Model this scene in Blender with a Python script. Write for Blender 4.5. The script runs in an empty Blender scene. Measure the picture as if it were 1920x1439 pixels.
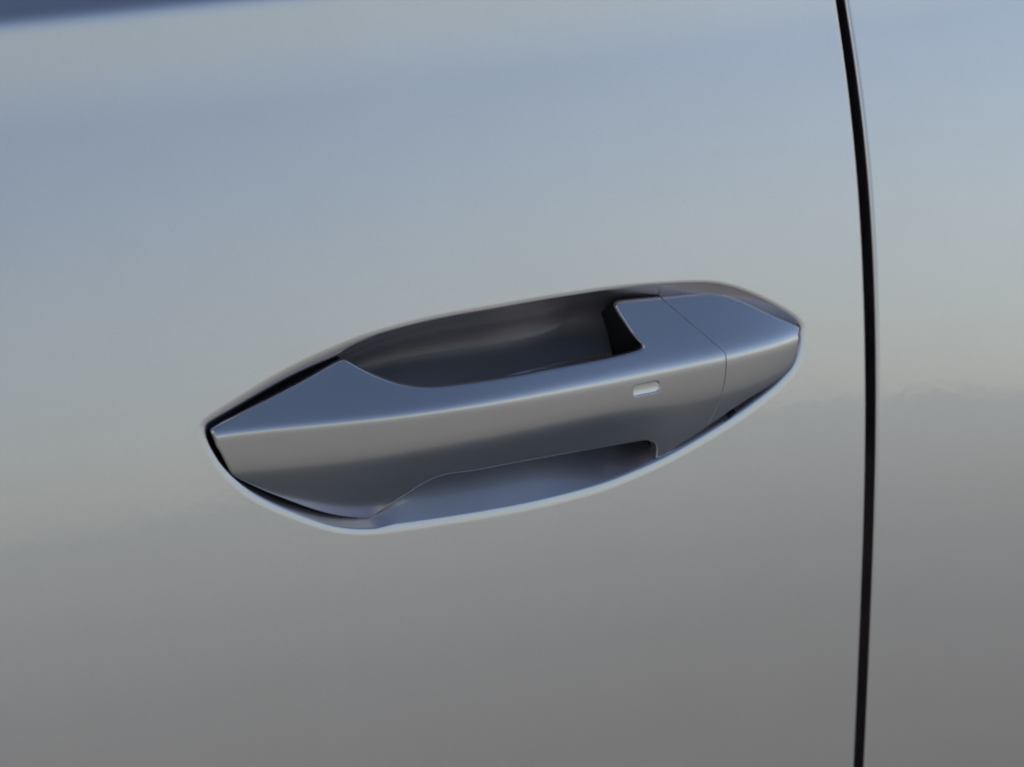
import bpy, math, random
import numpy as np
from mathutils import Vector, Matrix

scene = bpy.context.scene
C = scene.collection
R = math.radians
ZC = 0.93                      # height of the handle's crease over the ground

# ------------------------------------------------------------------ camera
YAW, PITCH = R(24), R(22.4)
cam_data = bpy.data.cameras.new('camera')
cam = bpy.data.objects.new('camera', cam_data)
C.objects.link(cam)
cam.location = (-0.41365, -0.92908, 1.34786)
cam.rotation_euler = (math.pi/2 - PITCH, 0, -YAW)
cam_data.sensor_width = 36
cam_data.lens = 103.125
cam_data.clip_start = 0.05
cam_data.clip_end = 8000
cam_data.dof.use_dof = True
cam_data.dof.focus_distance = 1.085
cam_data.dof.aperture_fstop = 9
scene.camera = cam

# ------------------------------------------------------------------ light
SUN_EL, SUN_AZ = R(20), R(-66)          # the sun stands behind the car; azimuth from +y towards +x
SUN_STRENGTH, SKY_STRENGTH = 5.0, 0.1
world = bpy.data.worlds.new('World')
scene.world = world
world.use_nodes = True
wn = world.node_tree.nodes
sky = wn.new('ShaderNodeTexSky')
sky.sky_type = 'NISHITA'
sky.sun_disc = False
sky.sun_elevation = SUN_EL
sky.sun_rotation = SUN_AZ
sky.altitude = 0
sky.air_density = 0.9
sky.dust_density = 0.7
sky.ozone_density = 0.3
bg = wn['Background']
bg.inputs['Strength'].default_value = SKY_STRENGTH
world.node_tree.links.new(sky.outputs[0], bg.inputs[0])
sun_data = bpy.data.lights.new('sun', 'SUN')
sun_data.energy = SUN_STRENGTH
sun_data.angle = R(0.5)
sun_data.color = (1, 0.95, 0.87)
sun = bpy.data.objects.new('sun', sun_data)
C.objects.link(sun)
sd = Vector((math.sin(SUN_AZ)*math.cos(SUN_EL), math.cos(SUN_AZ)*math.cos(SUN_EL), math.sin(SUN_EL)))
sun.rotation_euler = sd.to_track_quat('Z', 'Y').to_euler()

vs = scene.view_settings
vs.view_transform = 'Standard'
vs.look = 'None'
vs.exposure = 0.60
vs.gamma = 1.0
vs.use_curve_mapping = False
scene.cycles.use_denoising = True
scene.cycles.max_bounces = 10
scene.cycles.glossy_bounces = 8
scene.cycles.filter_width = 1.8

# ------------------------------------------------------------------ materials
def material(name):
    m = bpy.data.materials.new(name)
    m.use_nodes = True
    nt = m.node_tree
    return m, nt, nt.nodes['Principled BSDF']

def make_paint(name, rough, dust):
    m, nt, b = material(name)
    N, L = nt.nodes, nt.links
    tc = N.new('ShaderNodeTexCoord')
    # aluminium flakes: every cell a little brighter or darker and tilted
    vor = N.new('ShaderNodeTexVoronoi'); vor.inputs['Scale'].default_value = 5200
    L.new(tc.outputs['Object'], vor.inputs['Vector'])
    sep = N.new('ShaderNodeSeparateColor'); L.new(vor.outputs['Color'], sep.inputs[0])
    ramp = N.new('ShaderNodeMapRange')
    ramp.inputs['To Min'].default_value = 0.95; ramp.inputs['To Max'].default_value = 1.05
    L.new(sep.outputs[0], ramp.inputs['Value'])
    mul = N.new('ShaderNodeMix'); mul.data_type = 'RGBA'; mul.blend_type = 'MULTIPLY'
    mul.inputs['Factor'].default_value = 1
    mul.inputs['A'].default_value = (PAINT[0], PAINT[1], PAINT[2], 1)
    L.new(ramp.outputs['Result'], mul.inputs['B'])
    # thin road dust with a shape of its own
    no = N.new('ShaderNodeTexNoise'); no.inputs['Scale'].default_value = 26
    no.inputs['Detail'].default_value = 8; no.inputs['Roughness'].default_value = 0.65
    L.new(tc.outputs['Object'], no.inputs['Vector'])
    nr = N.new('ShaderNodeMapRange')
    nr.inputs['From Min'].default_value = 0.45; nr.inputs['From Max'].default_value = 0.8
    nr.inputs['To Min'].default_value = 0; nr.inputs['To Max'].default_value = dust
    L.new(no.outputs['Fac'], nr.inputs['Value'])
    dm = N.new('ShaderNodeMix'); dm.data_type = 'RGBA'
    dm.inputs['B'].default_value = (0.33, 0.31, 0.28, 1)
    L.new(nr.outputs['Result'], dm.inputs['Factor'])
    L.new(mul.outputs['Result'], dm.inputs['A'])
    L.new(dm.outputs['Result'], b.inputs['Base Color'])
    b.inputs['Metallic'].default_value = PAINT_METAL
    b.inputs['Roughness'].default_value = rough
    b.inputs['Coat Weight'].default_value = 1
    cr = N.new('ShaderNodeMapRange')
    cr.inputs['From Min'].default_value = 0.3; cr.inputs['From Max'].default_value = 0.75
    cr.inputs['To Min'].default_value = 0.015; cr.inputs['To Max'].default_value = 0.06
    L.new(no.outputs['Fac'], cr.inputs['Value']); L.new(cr.outputs['Result'], b.inputs['Coat Roughness'])
    b.inputs['Coat IOR'].default_value = 1.7
    # orange peel of the clear coat
    op = N.new('ShaderNodeTexNoise'); op.inputs['Scale'].default_value = 240
    op.inputs['Detail'].default_value = 2
    L.new(tc.outputs['Object'], op.inputs['Vector'])
    bp = N.new('ShaderNodeBump'); bp.inputs['Strength'].default_value = 0.02
    bp.inputs['Distance'].default_value = 0.001
    L.new(op.outputs['Fac'], bp.inputs['Height'])
    L.new(bp.outputs['Normal'], b.inputs['Coat Normal'])
    return m

def make_plain(name, col, rough, metal=0.0, grain=0.0, scale=300, spec=None):
    m, nt, b = material(name)
    N, L = nt.nodes, nt.links
    no = N.new('ShaderNodeTexNoise'); no.inputs['Scale'].default_value = scale
    tc = N.new('ShaderNodeTexCoord'); L.new(tc.outputs['Object'], no.inputs['Vector'])
    mr = N.new('ShaderNodeMapRange'); mr.inputs['To Min'].default_value = 1-grain; mr.inputs['To Max'].default_value = 1+grain
    L.new(no.outputs['Fac'], mr.inputs['Value'])
    mx = N.new('ShaderNodeMix'); mx.data_type = 'RGBA'; mx.blend_type = 'MULTIPLY'; mx.inputs['Factor'].default_value = 1
    mx.inputs['A'].default_value = (*col, 1)
    L.new(mr.outputs['Result'], mx.inputs['B']); L.new(mx.outputs['Result'], b.inputs['Base Color'])
    b.inputs['Roughness'].default_value = rough
    b.inputs['Metallic'].default_value = metal
    if spec is not None: b.inputs['Specular IOR Level'].default_value = spec
    return m

PAINT, PAINT_METAL, PAINT_ROUGH = (0.645, 0.584, 0.620), 1.0, 0.30
M_paint = make_paint('silver_metallic_paint', PAINT_ROUGH, 0.06)
M_cup = make_paint('dusty_silver_paint', 0.46, 0.2)
M_rubber = make_plain('black_rubber', (0.012, 0.012, 0.013), 0.7, grain=0.2, spec=0.2)
M_shade_plastic = make_plain('black_shade_plastic', (0.012, 0.012, 0.013), 0.75, grain=0.2, spec=0.15)  # blackens the groove and pocket behind the handle in place of shade
M_inner = make_plain('dark_inner_body', (0.02, 0.02, 0.022), 0.6, grain=0.1)
M_glass = make_plain('tinted_window_glass', (0.01, 0.012, 0.013), 0.03)
M_asphalt = make_plain('asphalt', (0.208, 0.216, 0.190), 0.9, grain=0.35, scale=6)

# ------------------------------------------------------------------ measured shapes
# (crease x, edge x, edge height over the crease), millimetres
GRIP_TOP = [
    (-118.5, -118.4, 0.3), (-114, -114.3, 2.4), (-105.2, -103.7, 5.7), (-93.7, -91.2, 9.4), (-83.1, -79.6, 12.9), (-75.4, -71, 15.8),
    (-70.6, -66.4, 17), (-67.8, -64.4, 17.2), (-64.7, -62.1, 15.9), (-59.8, -57.6, 13.1), (-52.4, -51.1, 10), (-44.8, -44, 7.8),
    (-37.2, -36.5, 6.6), (-29.1, -28.6, 6.2), (-17.3, -16.4, 6), (-5.2, -4.3, 5.8), (14.3, 15, 5.9), (27, 27, 5.7),
    (38.4, 37, 5.7), (47.2, 44.5, 5.9), (52.3, 49, 6.1), (55.6, 51.6, 6.5), (58.4, 52.4, 7.2), (60.7, 50.4, 8.9),
    (63, 48.3, 13.6), (65.9, 46.4, 18.3), (67, 46.3, 19.9), (68.5, 47.9, 21), (70.1, 50.9, 21.3), (84.4, 64.9, 20.2),
    (89.3, 71.6, 19.8), (95.2, 82.2, 19.1), (100.3, 90.1, 18.4), (103.3, 94.6, 17), (107, 100.3, 14.5), (112.8, 109.8, 9.2),
    (118.9, 119.7, 3.6), (121.5, 122.7, 1),
]
GRIP_BOTTOM = [
    (-118.5, -118.6, -0.8), (-118.1, -117.6, -4.6), (-117.5, -115.8, -8.8), (-116.7, -113, -15.5), (-115.8, -110.9, -18.1), (-114.2, -108.1, -20.4),
    (-107.2, -100.2, -25.9), (-99.5, -92.2, -30.8), (-91.8, -84.5, -35.3), (-83.7, -76.4, -39.4), (-75.4, -68.4, -42.3), (-67, -60.7, -44.2),
    (-64.3, -58.3, -43.7), (-60.8, -55.7, -41.4), (-52.8, -49, -36.9), (-44.2, -41.6, -31.9), (-38.2, -36.3, -29.3), (-31.2, -29.9, -28.2),
    (-22.4, -21.5, -28.9), (-8, -7.4, -28.6), (13.4, 14.4, -29.2), (35.7, 36.7, -30), (47.2, 48.2, -30), (50.9, 52.1, -30.2),
    (53.2, 55, -31.4), (55.1, 56.9, -33.6), (56.7, 57.4, -36.4), (58.4, 57.3, -39.1), (60.7, 57.8, -40.9), (64, 60.7, -39),
    (70.6, 66.8, -35.3), (79.4, 74, -32.3), (85.6, 78.6, -29.9), (92.7, 86.6, -26), (100.8, 96.5, -21.5), (106.4, 104.4, -18.9),
    (112.3, 112.8, -15.7), (116.1, 117.8, -13.4), (119.2, 120.4, -8.2), (120.9, 121.3, -2.7), (121.5, 122.1, 0.4),
]
# (x, height over the crease) on the door skin, millimetres
CUP_RIM = [
    (-123.1, 0.7), (-122, 3.1), (-118.9, 5.3), (-107.9, 10.1), (-95.2, 15.3), (-82.5, 19.6), (-69.7, 23), (-57, 25.8),
    (-40, 27.8), (-22.9, 28.9), (-5.6, 29.1), (11.8, 29.4), (29.5, 29.4), (47.4, 28.9), (65.5, 27.5), (81.5, 25.8),
    (91.8, 23.6), (102, 19.5), (113.2, 13.3), (122.2, 7.1), (126.4, 2.7), (127.7, -1.8), (126.4, -7.8), (122.6, -14.9),
    (115.4, -20.6), (107.3, -25.1), (92.4, -31.7), (73, -38.6), (58.8, -42.8), (40, -47), (26.3, -48.8), (3.8, -50),
    (-18.2, -50), (-39.7, -49.4), (-52.5, -48.8), (-65, -47.6), (-77.3, -44.3), (-89, -38.4), (-100.6, -31.6), (-109.9, -24.4),
    (-117, -15.7), (-121.1, -8), (-123, -2.3),
]
FRONT_EDGE = [
    (153.2, 121.5), (154.7, 101.3), (155.6, 81.1), (155.9, 60.8), (155.6, 40.4), (155.1, 19.9), (154.2, -0.7), (152.7, -21.4),
    (150.3, -48.4), (147.8, -75.1), (144.6, -105.6), (142, -130.3), (137.8, -180.4), (135.7, -208.2),
]
REAR_EDGE = [
    (157.5, 121), (159.2, 100.7), (160.2, 80.5), (160.9, 60.1), (160.7, 39.6), (160.1, 19.1), (159, -1.5), (157.5, -22.2),
    (155.1, -49.2), (152.5, -76), (149.3, -106.5), (146.7, -131.2), (142.3, -181.4), (139.9, -209.2),
]
CREASE_BOW = [5.0896, -0.55396, -9.7765, 8.8211, 3.5279, -15.389]      # polynomial: x in decimetres -> y in millimetres

def spline(pts, n, closed=False):
    """Catmull-Rom through the points, n samples per span."""
    P = np.array(pts, float); m = len(P); out = []
    for i in range(m if closed else m-1):
        if closed: p0, p1, p2, p3 = P[(i-1) % m], P[i], P[(i+1) % m], P[(i+2) % m]
        else: p0, p1, p2, p3 = P[max(i-1, 0)], P[i], P[i+1], P[min(i+2, m-1)]
        for k in range(n):
            t = k/n
            out.append(0.5*((2*p1)+(p2-p0)*t+(2*p0-5*p1+4*p2-p3)*t*t+(3*p1-p0-3*p2+p3)*t**3))
    if not closed: out.append(P[-1])
    return np.array(out)

def smooth_open(a, it):
    a = a.copy()
    for _ in range(it): a[1:-1] = a[1:-1]*0.5+(a[:-2]+a[2:])*0.25
    return a

# door section: tilt of the skin (degrees, outward normal leaning up) over height above the handle's crease (mm)
TILT = np.array([[-600, -8], [-400, -2], [-250, 4.2], [-150, 8.7], [-70, 11.5], [-28, 12.8], [40, 13.6], [92, 14.8], [110, 15.0],
                 [130, 11.9], [143, 11.0], [147, 18], [152, 60], [158, 70], [200, 72]], float)
_q = np.linspace(-600, 200, 8001)
_t = np.interp(_q, TILT[:, 0], TILT[:, 1])
_k = np.hanning(61); _k /= _k.sum()
_t = np.convolve(np.pad(_t, 30, 'edge'), _k, 'valid')
_y = np.concatenate([[0], np.cumsum(np.tan(np.radians((_t[1:]+_t[:-1])/2))*np.diff(_q))])
_y -= np.interp(0, _q, _y)
BARREL, TWIST = 5.0, 0.42      # lengthwise bulge; the skin leans back a little more towards the rear
def skin_y(x, q):              # x, q in metres
    return np.interp(q*1e3, _q, _y)*1e-3 + x*x/(2*BARREL) + TWIST*np.clip(x, 0, 0.25)**2*q
def skin_n(x, q):
    xc = min(max(x, 0), 0.25)
    n = np.array([x/BARREL+(2*TWIST*x*q if 0 < x < 0.25 else 0), -1.0, math.tan(math.radians(np.interp(q*1e3, _q, _t)))+TWIST*xc*xc])
    return n/np.linalg.norm(n)
def bow(x): return np.polyval(CREASE_BOW, x*10)*1e-3
# face under the crease: nearly upright, then rolling under
_u = np.linspace(0, 0.08, 801)
_s = np.clip((_u-0.0075)/0.0135, 0, 1)
_s = -0.035+0.33*_s*_s*(3-2*_s)+np.maximum(_u-0.02, 0)*4.0
_p = np.concatenate([[0], np.cumsum((_s[1:]+_s[:-1])/2*np.diff(_u))])
def lower_face(x, u):
    b = np.clip((np.asarray(x)*1e3-25)/45, 0, 1); b = b*b*(3-2*b)
    c = np.clip((-np.asarray(x)*1e3-45)/25, 0, 1)
    return (1-0.5*b-0.1*c)*np.interp(u, _u, _p)
CREASE_W = 0.0017
SLOT = (0.0503, -0.0073, 0.0060, 0.0025, 0.0019)       # x, q, half length, half height, corner radius
def slot_sdf(x, q):
    dx = np.abs(x-SLOT[0])-(SLOT[2]-SLOT[4]); dq = np.abs(q-SLOT[1])-(SLOT[3]-SLOT[4])
    return np.hypot(np.maximum(dx, 0), np.maximum(dq, 0))+np.minimum(np.maximum(dx, dq), 0)-SLOT[4]
def grip_y(x, q):
    x = np.asarray(x, float); q = np.asarray(q, float)
    w = CREASE_W*(1+1.0*np.clip((x+0.03)/0.09, 0, 1))
    y = bow(x)+(np.sqrt(q*q+w*w)+q)/2 + lower_face(x, np.maximum(-q, 0))
    s = np.clip(-slot_sdf(x, q)/0.0006, 0, 1)
    return y + s*s*(3-2*s)*(0.0002+0.00075*(1-np.clip((SLOT[1]+SLOT[3]-q)/(2*SLOT[3]), 0, 1)**2))

# ------------------------------------------------------------------ mesh helpers
def link(name, verts, faces, mat, parent=None, normals=None, smooth=True):
    me = bpy.data.meshes.new(name)
    if normals is not None:                    # wind every face the way its normals point
        va, na = np.array(verts, float), np.array(normals, float)
        fa = np.array(faces)
        fn = np.cross(va[fa[:, 2]]-va[fa[:, 0]], va[fa[:, 3]]-va[fa[:, 1]])
        bad = np.sum(fn*(na[fa].sum(1)), 1) < 0
        fa[bad] = fa[bad][:, ::-1]
        faces = fa.tolist()
    me.from_pydata([tuple(map(float, v)) for v in verts], [], faces)
    me.materials.append(mat)
    if smooth: me.polygons.foreach_set('use_smooth', [True]*len(me.polygons))
    me.update()
    if normals is not None:
        me.normals_split_custom_set_from_vertices([tuple(map(float, n)) for n in normals])
    o = bpy.data.objects.new(name, me)
    C.objects.link(o)
    if parent is not None: o.parent = parent
    return o

def box(name, lo, hi, mat, parent, bevel=0.0):
    v = [(x, y, z) for x in (lo[0], hi[0]) for y in (lo[1], hi[1]) for z in (lo[2], hi[2])]
    f = [(0, 1, 3, 2), (4, 6, 7, 5), (0, 4, 5, 1), (2, 3, 7, 6), (0, 2, 6, 4), (1, 5, 7, 3)]
    o = link(name, v, f, mat, parent, smooth=False)
    if bevel:
        b = o.modifiers.new('bevel', 'BEVEL'); b.width = bevel; b.segments = 3
    return o

class Grid:
    def __init__(s): s.v, s.n, s.f = [], [], []
    def add(s, p, n): s.v.append(p); s.n.append(n); return len(s.v)-1
    def rows(s, rows, flip=False):
        for a, b in zip(rows[:-1], rows[1:]):
            for i in range(len(a)-1):
                q = (a[i], a[i+1], b[i+1], b[i])
                s.f.append(q[::-1] if flip else q)

# ------------------------------------------------------------------ the ground
S = 3000
g = link('ground', [(-S, -S, 0), (S, -S, 0), (S, S, 0), (-S, S, 0)], [(0, 1, 2, 3)], M_asphalt, smooth=False)
g['kind'] = 'structure'

# ------------------------------------------------------------------ the car
car = bpy.data.objects.new('car', None)
C.objects.link(car)
car['label'] = 'silver metallic car, closed door with pull handle beside a dark panel gap'
car['category'] = 'car'

QS = sorted(set([round(v, 5) for v in
     list(np.arange(-0.58, -0.21, 0.02))+list(np.arange(-0.21, 0.138, 0.002))+list(np.arange(0.138, 0.171, 0.0004))]+[-0.056, 0.040]))
Q_LO, Q_HI = -0.056, 0.040
X_LO, X_HI = -0.132, 0.136

def edge_fn(tab):
    a = np.array(sorted(tab, key=lambda p: p[1]), float)*1e-3
    co = np.polyfit(a[:, 1]*10, a[:, 0], 5)
    lo, hi = a[0, 1], 0.122
    def f(q):
        qq = min(max(q, lo), hi)
        e = np.polyval(co, qq*10)
        sl = (np.polyval(co, (qq+1e-4)*10)-np.polyval(co, (qq-1e-4)*10))/2e-4
        return float(e+np.clip(sl, -0.15, 0.1)*(q-qq))
    return f
front_edge, rear_edge = edge_fn(FRONT_EDGE), edge_fn(REAR_EDGE)

def skin_point(G, x, q): return G.add((x, skin_y(x, q), ZC+q), skin_n(x, q))

def edge_return(G, q, xe, r, side, depth, steps=7):
    """Hemmed panel edge: a quarter round, then the return flange. side=+1: the panel ends towards +x."""
    ids = []
    x0 = xe-side*r
    n0 = skin_n(x0, q); y0 = skin_y(x0, q)
    for k in range(1, steps+1):
        a = math.pi/2*k/steps
        n = n0*math.cos(a)+np.array([side, 0, 0])*math.sin(a)
        ids.append(G.add((x0+side*r*math.sin(a), y0+r*(1-math.cos(a)), ZC+q), n/np.linalg.norm(n)))
    ids.append(G.add((xe, y0+depth, ZC+q), (side, 0, 0)))
    return ids

# front door skin
G = Grid()
xs_left = list(np.arange(-0.86, -0.26, 0.06))+list(np.arange(-0.26, X_LO-1e-6, 0.004))+[X_LO]
xs_mid = [X_LO]+list(np.arange(X_LO+0.004, X_HI-0.002, 0.004))+[X_HI]
rl, rm, rr = [], [], []
for q in QS:
    rl.append([skin_point(G, x, q) for x in xs_left])
    xe = front_edge(q)
    row = [skin_point(G, X_HI+(xe-0.0014-X_HI)*k/6, q) for k in range(7)]
    rr.append(row+edge_return(G, q, xe, 0.0014, 1, 0.022))
    rm.append([skin_point(G, x, q) for x in xs_mid])
G.rows(rl, True); G.rows(rr, True)
iq0, iq1 = QS.index(Q_LO), QS.index(Q_HI)
G.rows(rm[:iq0+1], True); G.rows(rm[iq1:], True)
# the skin between that window and the cup's rim
rim = spline(np.array(CUP_RIM)*1e-3, 10, closed=True)
for _ in range(12): rim = rim*0.5+(np.roll(rim, 1, 0)+np.roll(rim, -1, 0))*0.25
cx0, cq0 = (X_LO+X_HI)/2, (Q_LO+Q_HI)/2
# insert rays that reach the corners of the window exactly
def to_window(p):
    ax = np.clip(p[0], -0.070, 0.075); aq = -0.008
    d = p-np.array([ax, aq]); t = 1e9
    if d[0] > 1e-9: t = min(t, (X_HI-ax)/d[0])
    if d[0] < -1e-9: t = min(t, (X_LO-ax)/d[0])
    if d[1] > 1e-9: t = min(t, (Q_HI-aq)/d[1])
    if d[1] < -1e-9: t = min(t, (Q_LO-aq)/d[1])
    return np.array([ax, aq])+d*t
win = np.array([to_window(p) for p in rim])
for cxx, cqq in ((X_LO, Q_LO), (X_LO, Q_HI), (X_HI, Q_LO), (X_HI, Q_HI)):
    i = int(np.argmin(np.hypot(win[:, 0]-cxx, win[:, 1]-cqq))); win[i] = (cxx, cqq)
rings = []
NR = 10
for k in range(NR+1):
    t = k/NR
    pts = rim*(1-t)+win*t
    ring = [skin_point(G, p[0], p[1]) for p in pts]
    rings.append(ring+[ring[0]])
G.rows(rings, False)
front_door = link('car_door', G.v, G.f, M_paint, car, G.n)

# rear door skin
G = Grid(); rr = []
xs_far = list(np.arange(0.02, 0.13, 0.006))+[0.2, 0.3, 0.45, 0.6, 0.75, 1.0]
for q in QS:
    xe = rear_edge(q)
    r = 0.0018
    xe -= 0.0003
    er = edge_return(G, q, xe, r, -1, 0.022, 9)
    rr.append(er[::-1]+[skin_point(G, xe+r, q)]+[skin_point(G, xe+r+d, q) for d in xs_far])
G.rows(rr, True)
rear_door = link('car_door', G.v, G.f, M_paint, car, G.n)

# ------------------------------------------------------------------ the cup behind the handle
nx = np.roll(rim, -1, 0)-np.roll(rim, 1, 0)
nx /= np.linalg.norm(nx, axis=1)[:, None]
inw = np.stack([nx[:, 1], -nx[:, 0]], 1)           # the rim runs clockwise seen from outside
if np.mean(np.sum(inw*(np.array([0, -0.008])-rim), 1)) < 0: inw = -inw
V, F = [], []
rings = []
n = len(rim)
def cup_ring(pts, depth):
    ids = []
    for p, d in zip(pts, depth):
        V.append((p[0], skin_y(p[0], p[1])+d, ZC+p[1])); ids.append(len(V)-1)
    rings.append(ids+[ids[0]])
# lower lip: a flat ramp under the grip; elsewhere a steep wall
ramp = np.clip((inw[:, 1]-0.55)/0.3, 0, 1)*np.clip((rim[:, 0]+0.060)/0.008, 0, 1)*np.clip((0.052-rim[:, 0])/0.045, 0, 1)
for _ in range(10): ramp = ramp*0.5+(np.roll(ramp, 1)+np.roll(ramp, -1))*0.25
ledge = np.clip((-inw[:, 1]-0.2)/0.3, 0, 1)*np.clip((rim[:, 0]-0.045)/0.035, 0, 1)
for _ in range(140): ledge = ledge*0.5+(np.roll(ledge, 1)+np.roll(ledge, -1))*0.25
A1 = np.radians(70-34*ramp-36*ledge-8*np.clip(-inw[:, 1]*2-1, 0, 1)*(1-ledge))
# the skin first leans in on a wide radius, then turns the corner on a tight one
AW = np.radians(7.5)
RW = 0.0250-0.013*np.clip(-inw[:, 1], 0, 1)-0.004*np.clip((rim[:, 0]-0.03)/0.03, 0, 1)
LL = np.clip(inw[:, 1]*2, 0, 1)*np.clip((-rim[:, 0]-0.052)/0.008, 0, 1)
RW = RW*(1-0.3*LL)
A1 = A1+np.radians(11)*LL
RT = 0.0013-0.0006*LL+0.0042*np.clip((-inw[:, 1]-0.1)/0.4, 0, 1)*np.clip((-rim[:, 0]-0.05)/0.02, 0, 1)
for k in range(0, 9):
    a = AW*k/8
    cup_ring(rim+inw*(RW*np.sin(a))[:, None], RW*(1-np.cos(a)))
E0, E1 = RW*np.sin(AW), RW*(1-np.cos(AW))
for k in range(1, 13):
    a = AW+(A1-AW)*k/12
    cup_ring(rim+inw*(E0+RT*(np.sin(a)-np.sin(AW)))[:, None], E1+RT*(np.cos(AW)-np.cos(a)))
R0 = rim+inw*(E0+RT*(np.sin(A1)-np.sin(AW)))[:, None]; d0 = E1+RT*(np.cos(AW)-np.cos(A1))
Mx = np.clip(R0[:, 0], -0.094, 0.097)
mid = np.interp(Mx, [-0.094, 0.0, 0.097], [-0.003, -0.010, -0.002])
MP = np.stack([Mx, mid], 1)
CUP_D = 0.0275
ln = np.linalg.norm(MP-R0, axis=1)
CUP_D = CUP_D-0.013*ledge
pw = np.clip(np.tan(A1)*ln/(CUP_D-d0), 1.0, 2.3+2.0*np.clip(inw[:, 1]*2, 0, 1)+2.5*LL)
for k in range(1, 41):
    t = (k/40)**1.15
    cup_ring(R0+(MP-R0)*t, d0+(CUP_D-d0)*(1-(1-t)**pw))
for a, b in zip(rings[:-1], rings[1:]):
    for i in range(n): F.append((a[i], b[i], b[i+1], a[i+1]))
cup = link('handle_cup', V, [f[::-1] for f in F], M_cup, front_door)
# the rolled rim is clean body paint, the bowl behind it holds a film of dust
cup.data.materials.append(M_paint)
cup.data.polygons.foreach_set('material_index', [1 if i < 20*n else 0 for i in range(len(F))])

# ------------------------------------------------------------------ the handle
EDGE_R = 0.0009
def edge_r(x, q):
    return EDGE_R*(0.3+0.7*min(1.0, abs(x-0.0590)/0.007)) if (q < -0.031 and abs(x-0.0590) < 0.007) else EDGE_R
def outline(tab, up):
    a = spline(np.array(tab)*1e-3, 8)
    a = smooth_open(a, 22 if up else 10)
    a[:, 0] = np.maximum.accumulate(a[:, 0]+np.arange(len(a))*1e-9)
    t = np.gradient(a[:, 1:], axis=0); t /= np.linalg.norm(t, axis=1)[:, None]
    nrm = np.stack([-t[:, 1], t[:, 0]], 1)*(1 if up else -1)     # outward
    r = np.array([edge_r(p[1], p[2]) for p in a])*np.minimum(1, np.minimum(np.arange(len(a)), np.arange(len(a))[::-1])/12)
    a[:, 1:] -= nrm*r[:, None]
    return a
TOP, BOT = outline(GRIP_TOP, True), outline(GRIP_BOTTOM, False)

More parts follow.
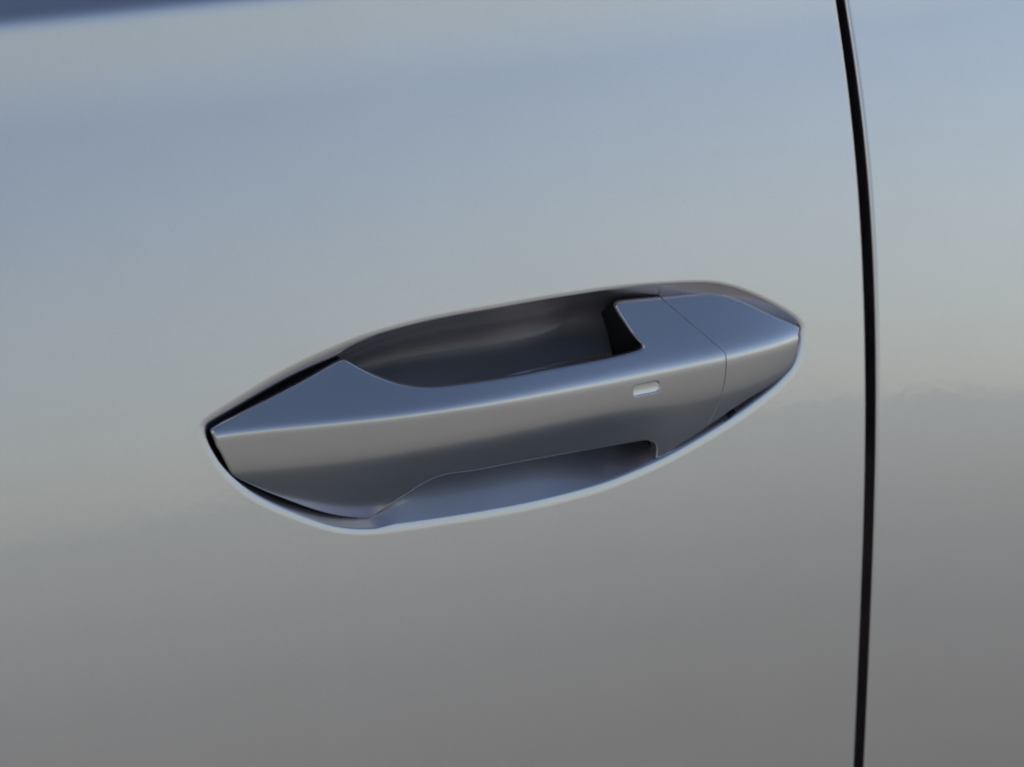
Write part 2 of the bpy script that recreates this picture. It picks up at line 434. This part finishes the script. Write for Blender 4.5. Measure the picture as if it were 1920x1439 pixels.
def piece(c0, c1, name, parent, wall, seam_left=False, seam_right=False, split_slot=False):
    cs = np.concatenate([TOP[:, 0], BOT[:, 0], np.arange(SLOT[0]-0.009, SLOT[0]+0.013, 0.0002), np.linspace(c0, c1, 160)])
    cs = np.unique(np.round(cs[(cs > c0+1e-5) & (cs < c1-1e-5)], 6))
    cs = np.concatenate([[c0], cs, [c1]])
    tv = np.linspace(0, 1, 26)**1.6
    bv = np.linspace(0, 1, 131)**1.15
    tx, tq = np.interp(cs, TOP[:, 0], TOP[:, 1]), np.interp(cs, TOP[:, 0], TOP[:, 2])
    bx, bq = np.interp(cs, BOT[:, 0], BOT[:, 1]), np.interp(cs, BOT[:, 0], BOT[:, 2])
    ex = 1+1.2*np.clip((cs-0.02)/0.04, 0, 1)
    X = np.concatenate([cs[:, None]+(tx-cs)[:, None]*tv[::-1][None, :], cs[:, None]+(bx-cs)[:, None]*bv[None, 1:]**ex[:, None]], 1)
    Q = np.concatenate([tq[:, None]*tv[::-1][None, :], bq[:, None]*bv[None, 1:]], 1)
    Y = grip_y(X, Q)
    nc, nr = X.shape
    V = [(X[i, j], Y[i, j], ZC+Q[i, j]) for i in range(nc) for j in range(nr)]
    # normals of the front face
    def nrm_at(x, q):
        e = 3e-5
        dx = (grip_y(x+e, q)-grip_y(x-e, q))/(2*e); dq = (grip_y(x, q+e)-grip_y(x, q-e))/(2*e)
        m = np.stack([dx, -np.ones_like(dx), dq], -1)
        return m/np.linalg.norm(m, axis=-1)[..., None]
    NN = nrm_at(X, Q).reshape(-1, 3).tolist()
    F, FS = [], []
    for i in range(nc-1):
        for j in range(nr-1):
            f = (i*nr+j, i*nr+j+1, (i+1)*nr+j+1, (i+1)*nr+j)
            xm, qm = (X[i, j]+X[i+1, j+1])/2, (Q[i, j]+Q[i+1, j+1])/2
            if split_slot and abs(xm-SLOT[0]) < 0.01 and abs(qm-SLOT[1]) < 0.005 and slot_sdf(xm, qm) < -0.0001: FS.append(f)
            else: F.append(f)
    # boundary loop: top edge to the right, right seam down, bottom edge back, left seam up
    loop = [(i, 0) for i in range(nc)]+[(nc-1, j) for j in range(1, nr)]+[(i, nr-1) for i in range(nc-2, -1, -1)]+[(0, j) for j in range(nr-2, 0, -1)]
    P2 = np.array([(X[a], Q[a]) for a in loop])
    tg = np.roll(P2, -1, 0)-np.roll(P2, 1, 0)
    tg /= np.maximum(np.linalg.norm(tg, axis=1), 1e-9)[:, None]
    on = np.stack([-tg[:, 1], tg[:, 0]], 1)              # outward for this running direction
    for _ in range(3): on = on*0.5+(np.roll(on, 1, 0)+np.roll(on, -1, 0))*0.25
    on /= np.maximum(np.linalg.norm(on, axis=1), 1e-9)[:, None]
    prev = [a[0]*nr+a[1] for a in loop]
    m = len(loop)
    lay = []
    SEG = 7
    for k in range(1, SEG+2):
        cur = []
        for idx, (a, o) in enumerate(zip(loop, on)):
            i, j = a
            r = edge_r(X[a], Q[a])
            if (seam_right and i == nc-1) or (seam_left and i == 0): r = 0.0001
            e = 1e-4
            x, q, y = X[a], Q[a], Y[a]
            sl = float(grip_y(x, q)-grip_y(x-o[0]*e, q-o[1]*e))/e
            gv = np.array([o[0], np.clip(sl, -1.5, 1.5), o[1]]); gv /= np.linalg.norm(gv)
            p0 = np.array([x, y, q]); p1 = p0+gv*r; p2 = p1+np.array([0, r, 0])
            if k <= SEG:
                t = k/SEG
                p = p0*(1-t)**2+2*p1*t*(1-t)+p2*t*t
                tan = (p1-p0)*(1-t)+(p2-p1)*t
            else:
                p = p2+np.array([0, wall(x, q), 0]); tan = np.array([0, 1, 0])
            side = np.array([o[1], 0, -o[0]])
            nn = np.cross(tan/np.linalg.norm(tan), side)
            if nn@np.array([o[0], -0.3, o[1]]) < 0: nn = -nn
            V.append((p[0], p[1], ZC+p[2])); NN.append((nn/np.linalg.norm(nn)).tolist()); cur.append(len(V)-1)
        for idx in range(m):
            F.append((prev[idx], prev[(idx+1) % m], cur[(idx+1) % m], cur[idx]))
        prev = cur
    # black backing behind the painted shell, shaped to give the groove's and pocket's shade
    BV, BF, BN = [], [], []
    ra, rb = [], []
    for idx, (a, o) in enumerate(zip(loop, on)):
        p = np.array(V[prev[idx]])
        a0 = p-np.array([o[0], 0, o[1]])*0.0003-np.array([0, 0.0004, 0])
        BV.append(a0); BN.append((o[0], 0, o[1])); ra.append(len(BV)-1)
        dp = backing_depth(X[a])
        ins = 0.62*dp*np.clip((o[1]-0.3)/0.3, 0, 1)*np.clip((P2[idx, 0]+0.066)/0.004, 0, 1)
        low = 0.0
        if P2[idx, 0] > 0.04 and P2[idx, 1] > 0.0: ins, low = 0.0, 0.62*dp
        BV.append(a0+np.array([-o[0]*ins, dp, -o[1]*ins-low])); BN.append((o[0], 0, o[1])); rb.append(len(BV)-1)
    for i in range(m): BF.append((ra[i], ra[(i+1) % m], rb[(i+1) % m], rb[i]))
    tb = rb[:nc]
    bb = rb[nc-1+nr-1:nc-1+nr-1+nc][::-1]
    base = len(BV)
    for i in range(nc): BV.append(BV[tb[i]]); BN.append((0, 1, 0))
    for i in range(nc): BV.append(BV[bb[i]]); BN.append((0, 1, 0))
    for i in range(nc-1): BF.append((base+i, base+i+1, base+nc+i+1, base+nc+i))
    o = link(name, V, F, M_paint, parent, NN)
    link('handle_shade_backing', BV, BF, M_shade_plastic, parent if parent is not car else o, BN)
    if FS:
        used = sorted({v for f in FS for v in f}); mp = {v: k for k, v in enumerate(used)}
        s = link('touch_sensor', [V[v] for v in used], [tuple(mp[v] for v in f) for f in FS], M_paint, o, [NN[v] for v in used])
        s['label'] = 'small rounded touch recess on the face of the handle'
    return o

def wall_depth(x, q):
    return 0.005 if (q < -0.02 and x > 0.04) else 0.0012
def backing_depth(x):
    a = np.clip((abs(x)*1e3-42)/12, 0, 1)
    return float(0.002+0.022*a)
SEAM = 0.08589
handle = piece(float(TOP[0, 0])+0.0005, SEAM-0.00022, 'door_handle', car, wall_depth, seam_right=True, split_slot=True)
handle['label'] = 'silver pull handle with sharp lengthwise crease and open finger grip'
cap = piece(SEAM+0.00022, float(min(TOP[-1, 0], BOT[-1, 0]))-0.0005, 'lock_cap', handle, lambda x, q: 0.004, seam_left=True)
cap['label'] = 'pointed silver cover over the lock at the handle end'

# ------------------------------------------------------------------ behind the gap and around the doors
box('door_pillar', (0.05, 0.055, 0.30), (0.26, 0.12, 1.10), M_inner, car)
# rubber seal that closes the gap
V, F = [], []
sec = [(-0.012, 0.004), (-0.007, -0.003), (0, -0.005), (0.007, -0.003), (0.012, 0.004), (0.012, 0.012), (-0.012, 0.012)]
for q in QS:
    xm = (front_edge(q)+rear_edge(q))/2
    for dx, dy in sec: V.append((xm+dx, skin_y(xm, q)+0.027+dy, ZC+q))
m = len(sec)
for i in range(len(QS)-1):
    for k in range(m): F.append((i*m+k, i*m+(k+1) % m, (i+1)*m+(k+1) % m, (i+1)*m+k))
link('door_seal', V, F, M_rubber, car)

# glass over the shoulder, sill under the doors, roof: out of the picture, they shade the ground beside the car
yb = skin_y(0, 0.1705)
for door, x0, x1 in ((front_door, -0.86, 0.150), (rear_door, 0.170, 1.15)):
    v = [(x0, yb, ZC+0.165), (x1, yb, ZC+0.165), (x1, yb+0.22, 1.43), (x0, yb+0.22, 1.43),
         (x0, yb+0.004, ZC+0.165), (x1, yb+0.004, ZC+0.165), (x1, yb+0.224, 1.43), (x0, yb+0.224, 1.43)]
    link('window_pane', v, [(0, 1, 2, 3), (7, 6, 5, 4), (0, 3, 7, 4), (1, 5, 6, 2), (3, 2, 6, 7), (0, 4, 5, 1)], M_glass, door, smooth=False)
box('sill', (-0.86, -0.03, 0.19), (1.15, 0.10, 0.36), M_inner, car, 0.02)
box('roof', (-0.86, yb+0.21, 1.432), (1.15, yb+1.2, 1.47), M_paint, car, 0.015)

# front wing ahead of the door
G = Grid(); rr = []
for q in QS[::4]+[QS[-1]]:
    rr.append([G.add((x, skin_y(-0.86, q), ZC+q), skin_n(-0.86, q)) for x in np.linspace(-2.3, -0.865, 8)])
G.rows(rr)
link('front_wing', G.v, G.f, M_paint, car, G.n)
box('bonnet', (-2.3, yb-0.002, ZC+0.12), (-0.87, yb+1.2, ZC+0.165), M_paint, car, 0.01)
box('floor_pan', (-2.3, 0.06, 0.17), (1.15, yb+1.2, 0.33), M_inner, car, 0.01)

# far row of low trees across the open ground: only its reflection breaks the sky's edge in the paint
rng = np.random.default_rng(4)
az = np.radians(np.linspace(-100, 110, 1600))
hgt = np.full(len(az), 0.65)
for wl, am in ((90, 0.4), (34, 0.4), (13, 0.3), (5, 0.25)):
    k = rng.normal(size=int(len(az)/wl)+4)
    hgt += am*np.interp(np.arange(len(az))/wl, np.arange(len(k)), k)
hgt = np.clip(hgt, 0.1, 2.5)
V, F = [], []
for a, h in zip(az, hgt):
    for rad, f in ((150, 0.0), (150.6, 0.55), (152, 0.9), (154, 1.0), (158, 0.7), (160, 0.0)):
        V.append((math.sin(a)*rad, -math.cos(a)*rad, h*f))
for i in range(len(az)-1):
    for k in range(5): F.append((i*6+k, i*6+k+1, (i+1)*6+k+1, (i+1)*6+k))
tr = link('far_trees', V, F, make_plain('far_foliage', (0.06, 0.06, 0.045), 0.9, grain=0.5, scale=0.7))
tr['kind'] = 'stuff'
tr['label'] = 'far low row of trees mirrored as the uneven skyline in the paint'
tr['category'] = 'trees'

# pry slot under the lock cover
p = np.array([0.0897, float(grip_y(0.0897, -0.0262))+0.0003, ZC-0.0262])
s = box('pry_slot', (-0.0019, -0.0007, -0.0006), (0.0019, 0.0012, 0.0006), M_rubber, cap, 0.0002)
s.location = p; s.rotation_euler = (0, -math.atan2(0.0032, 0.0060), 0)
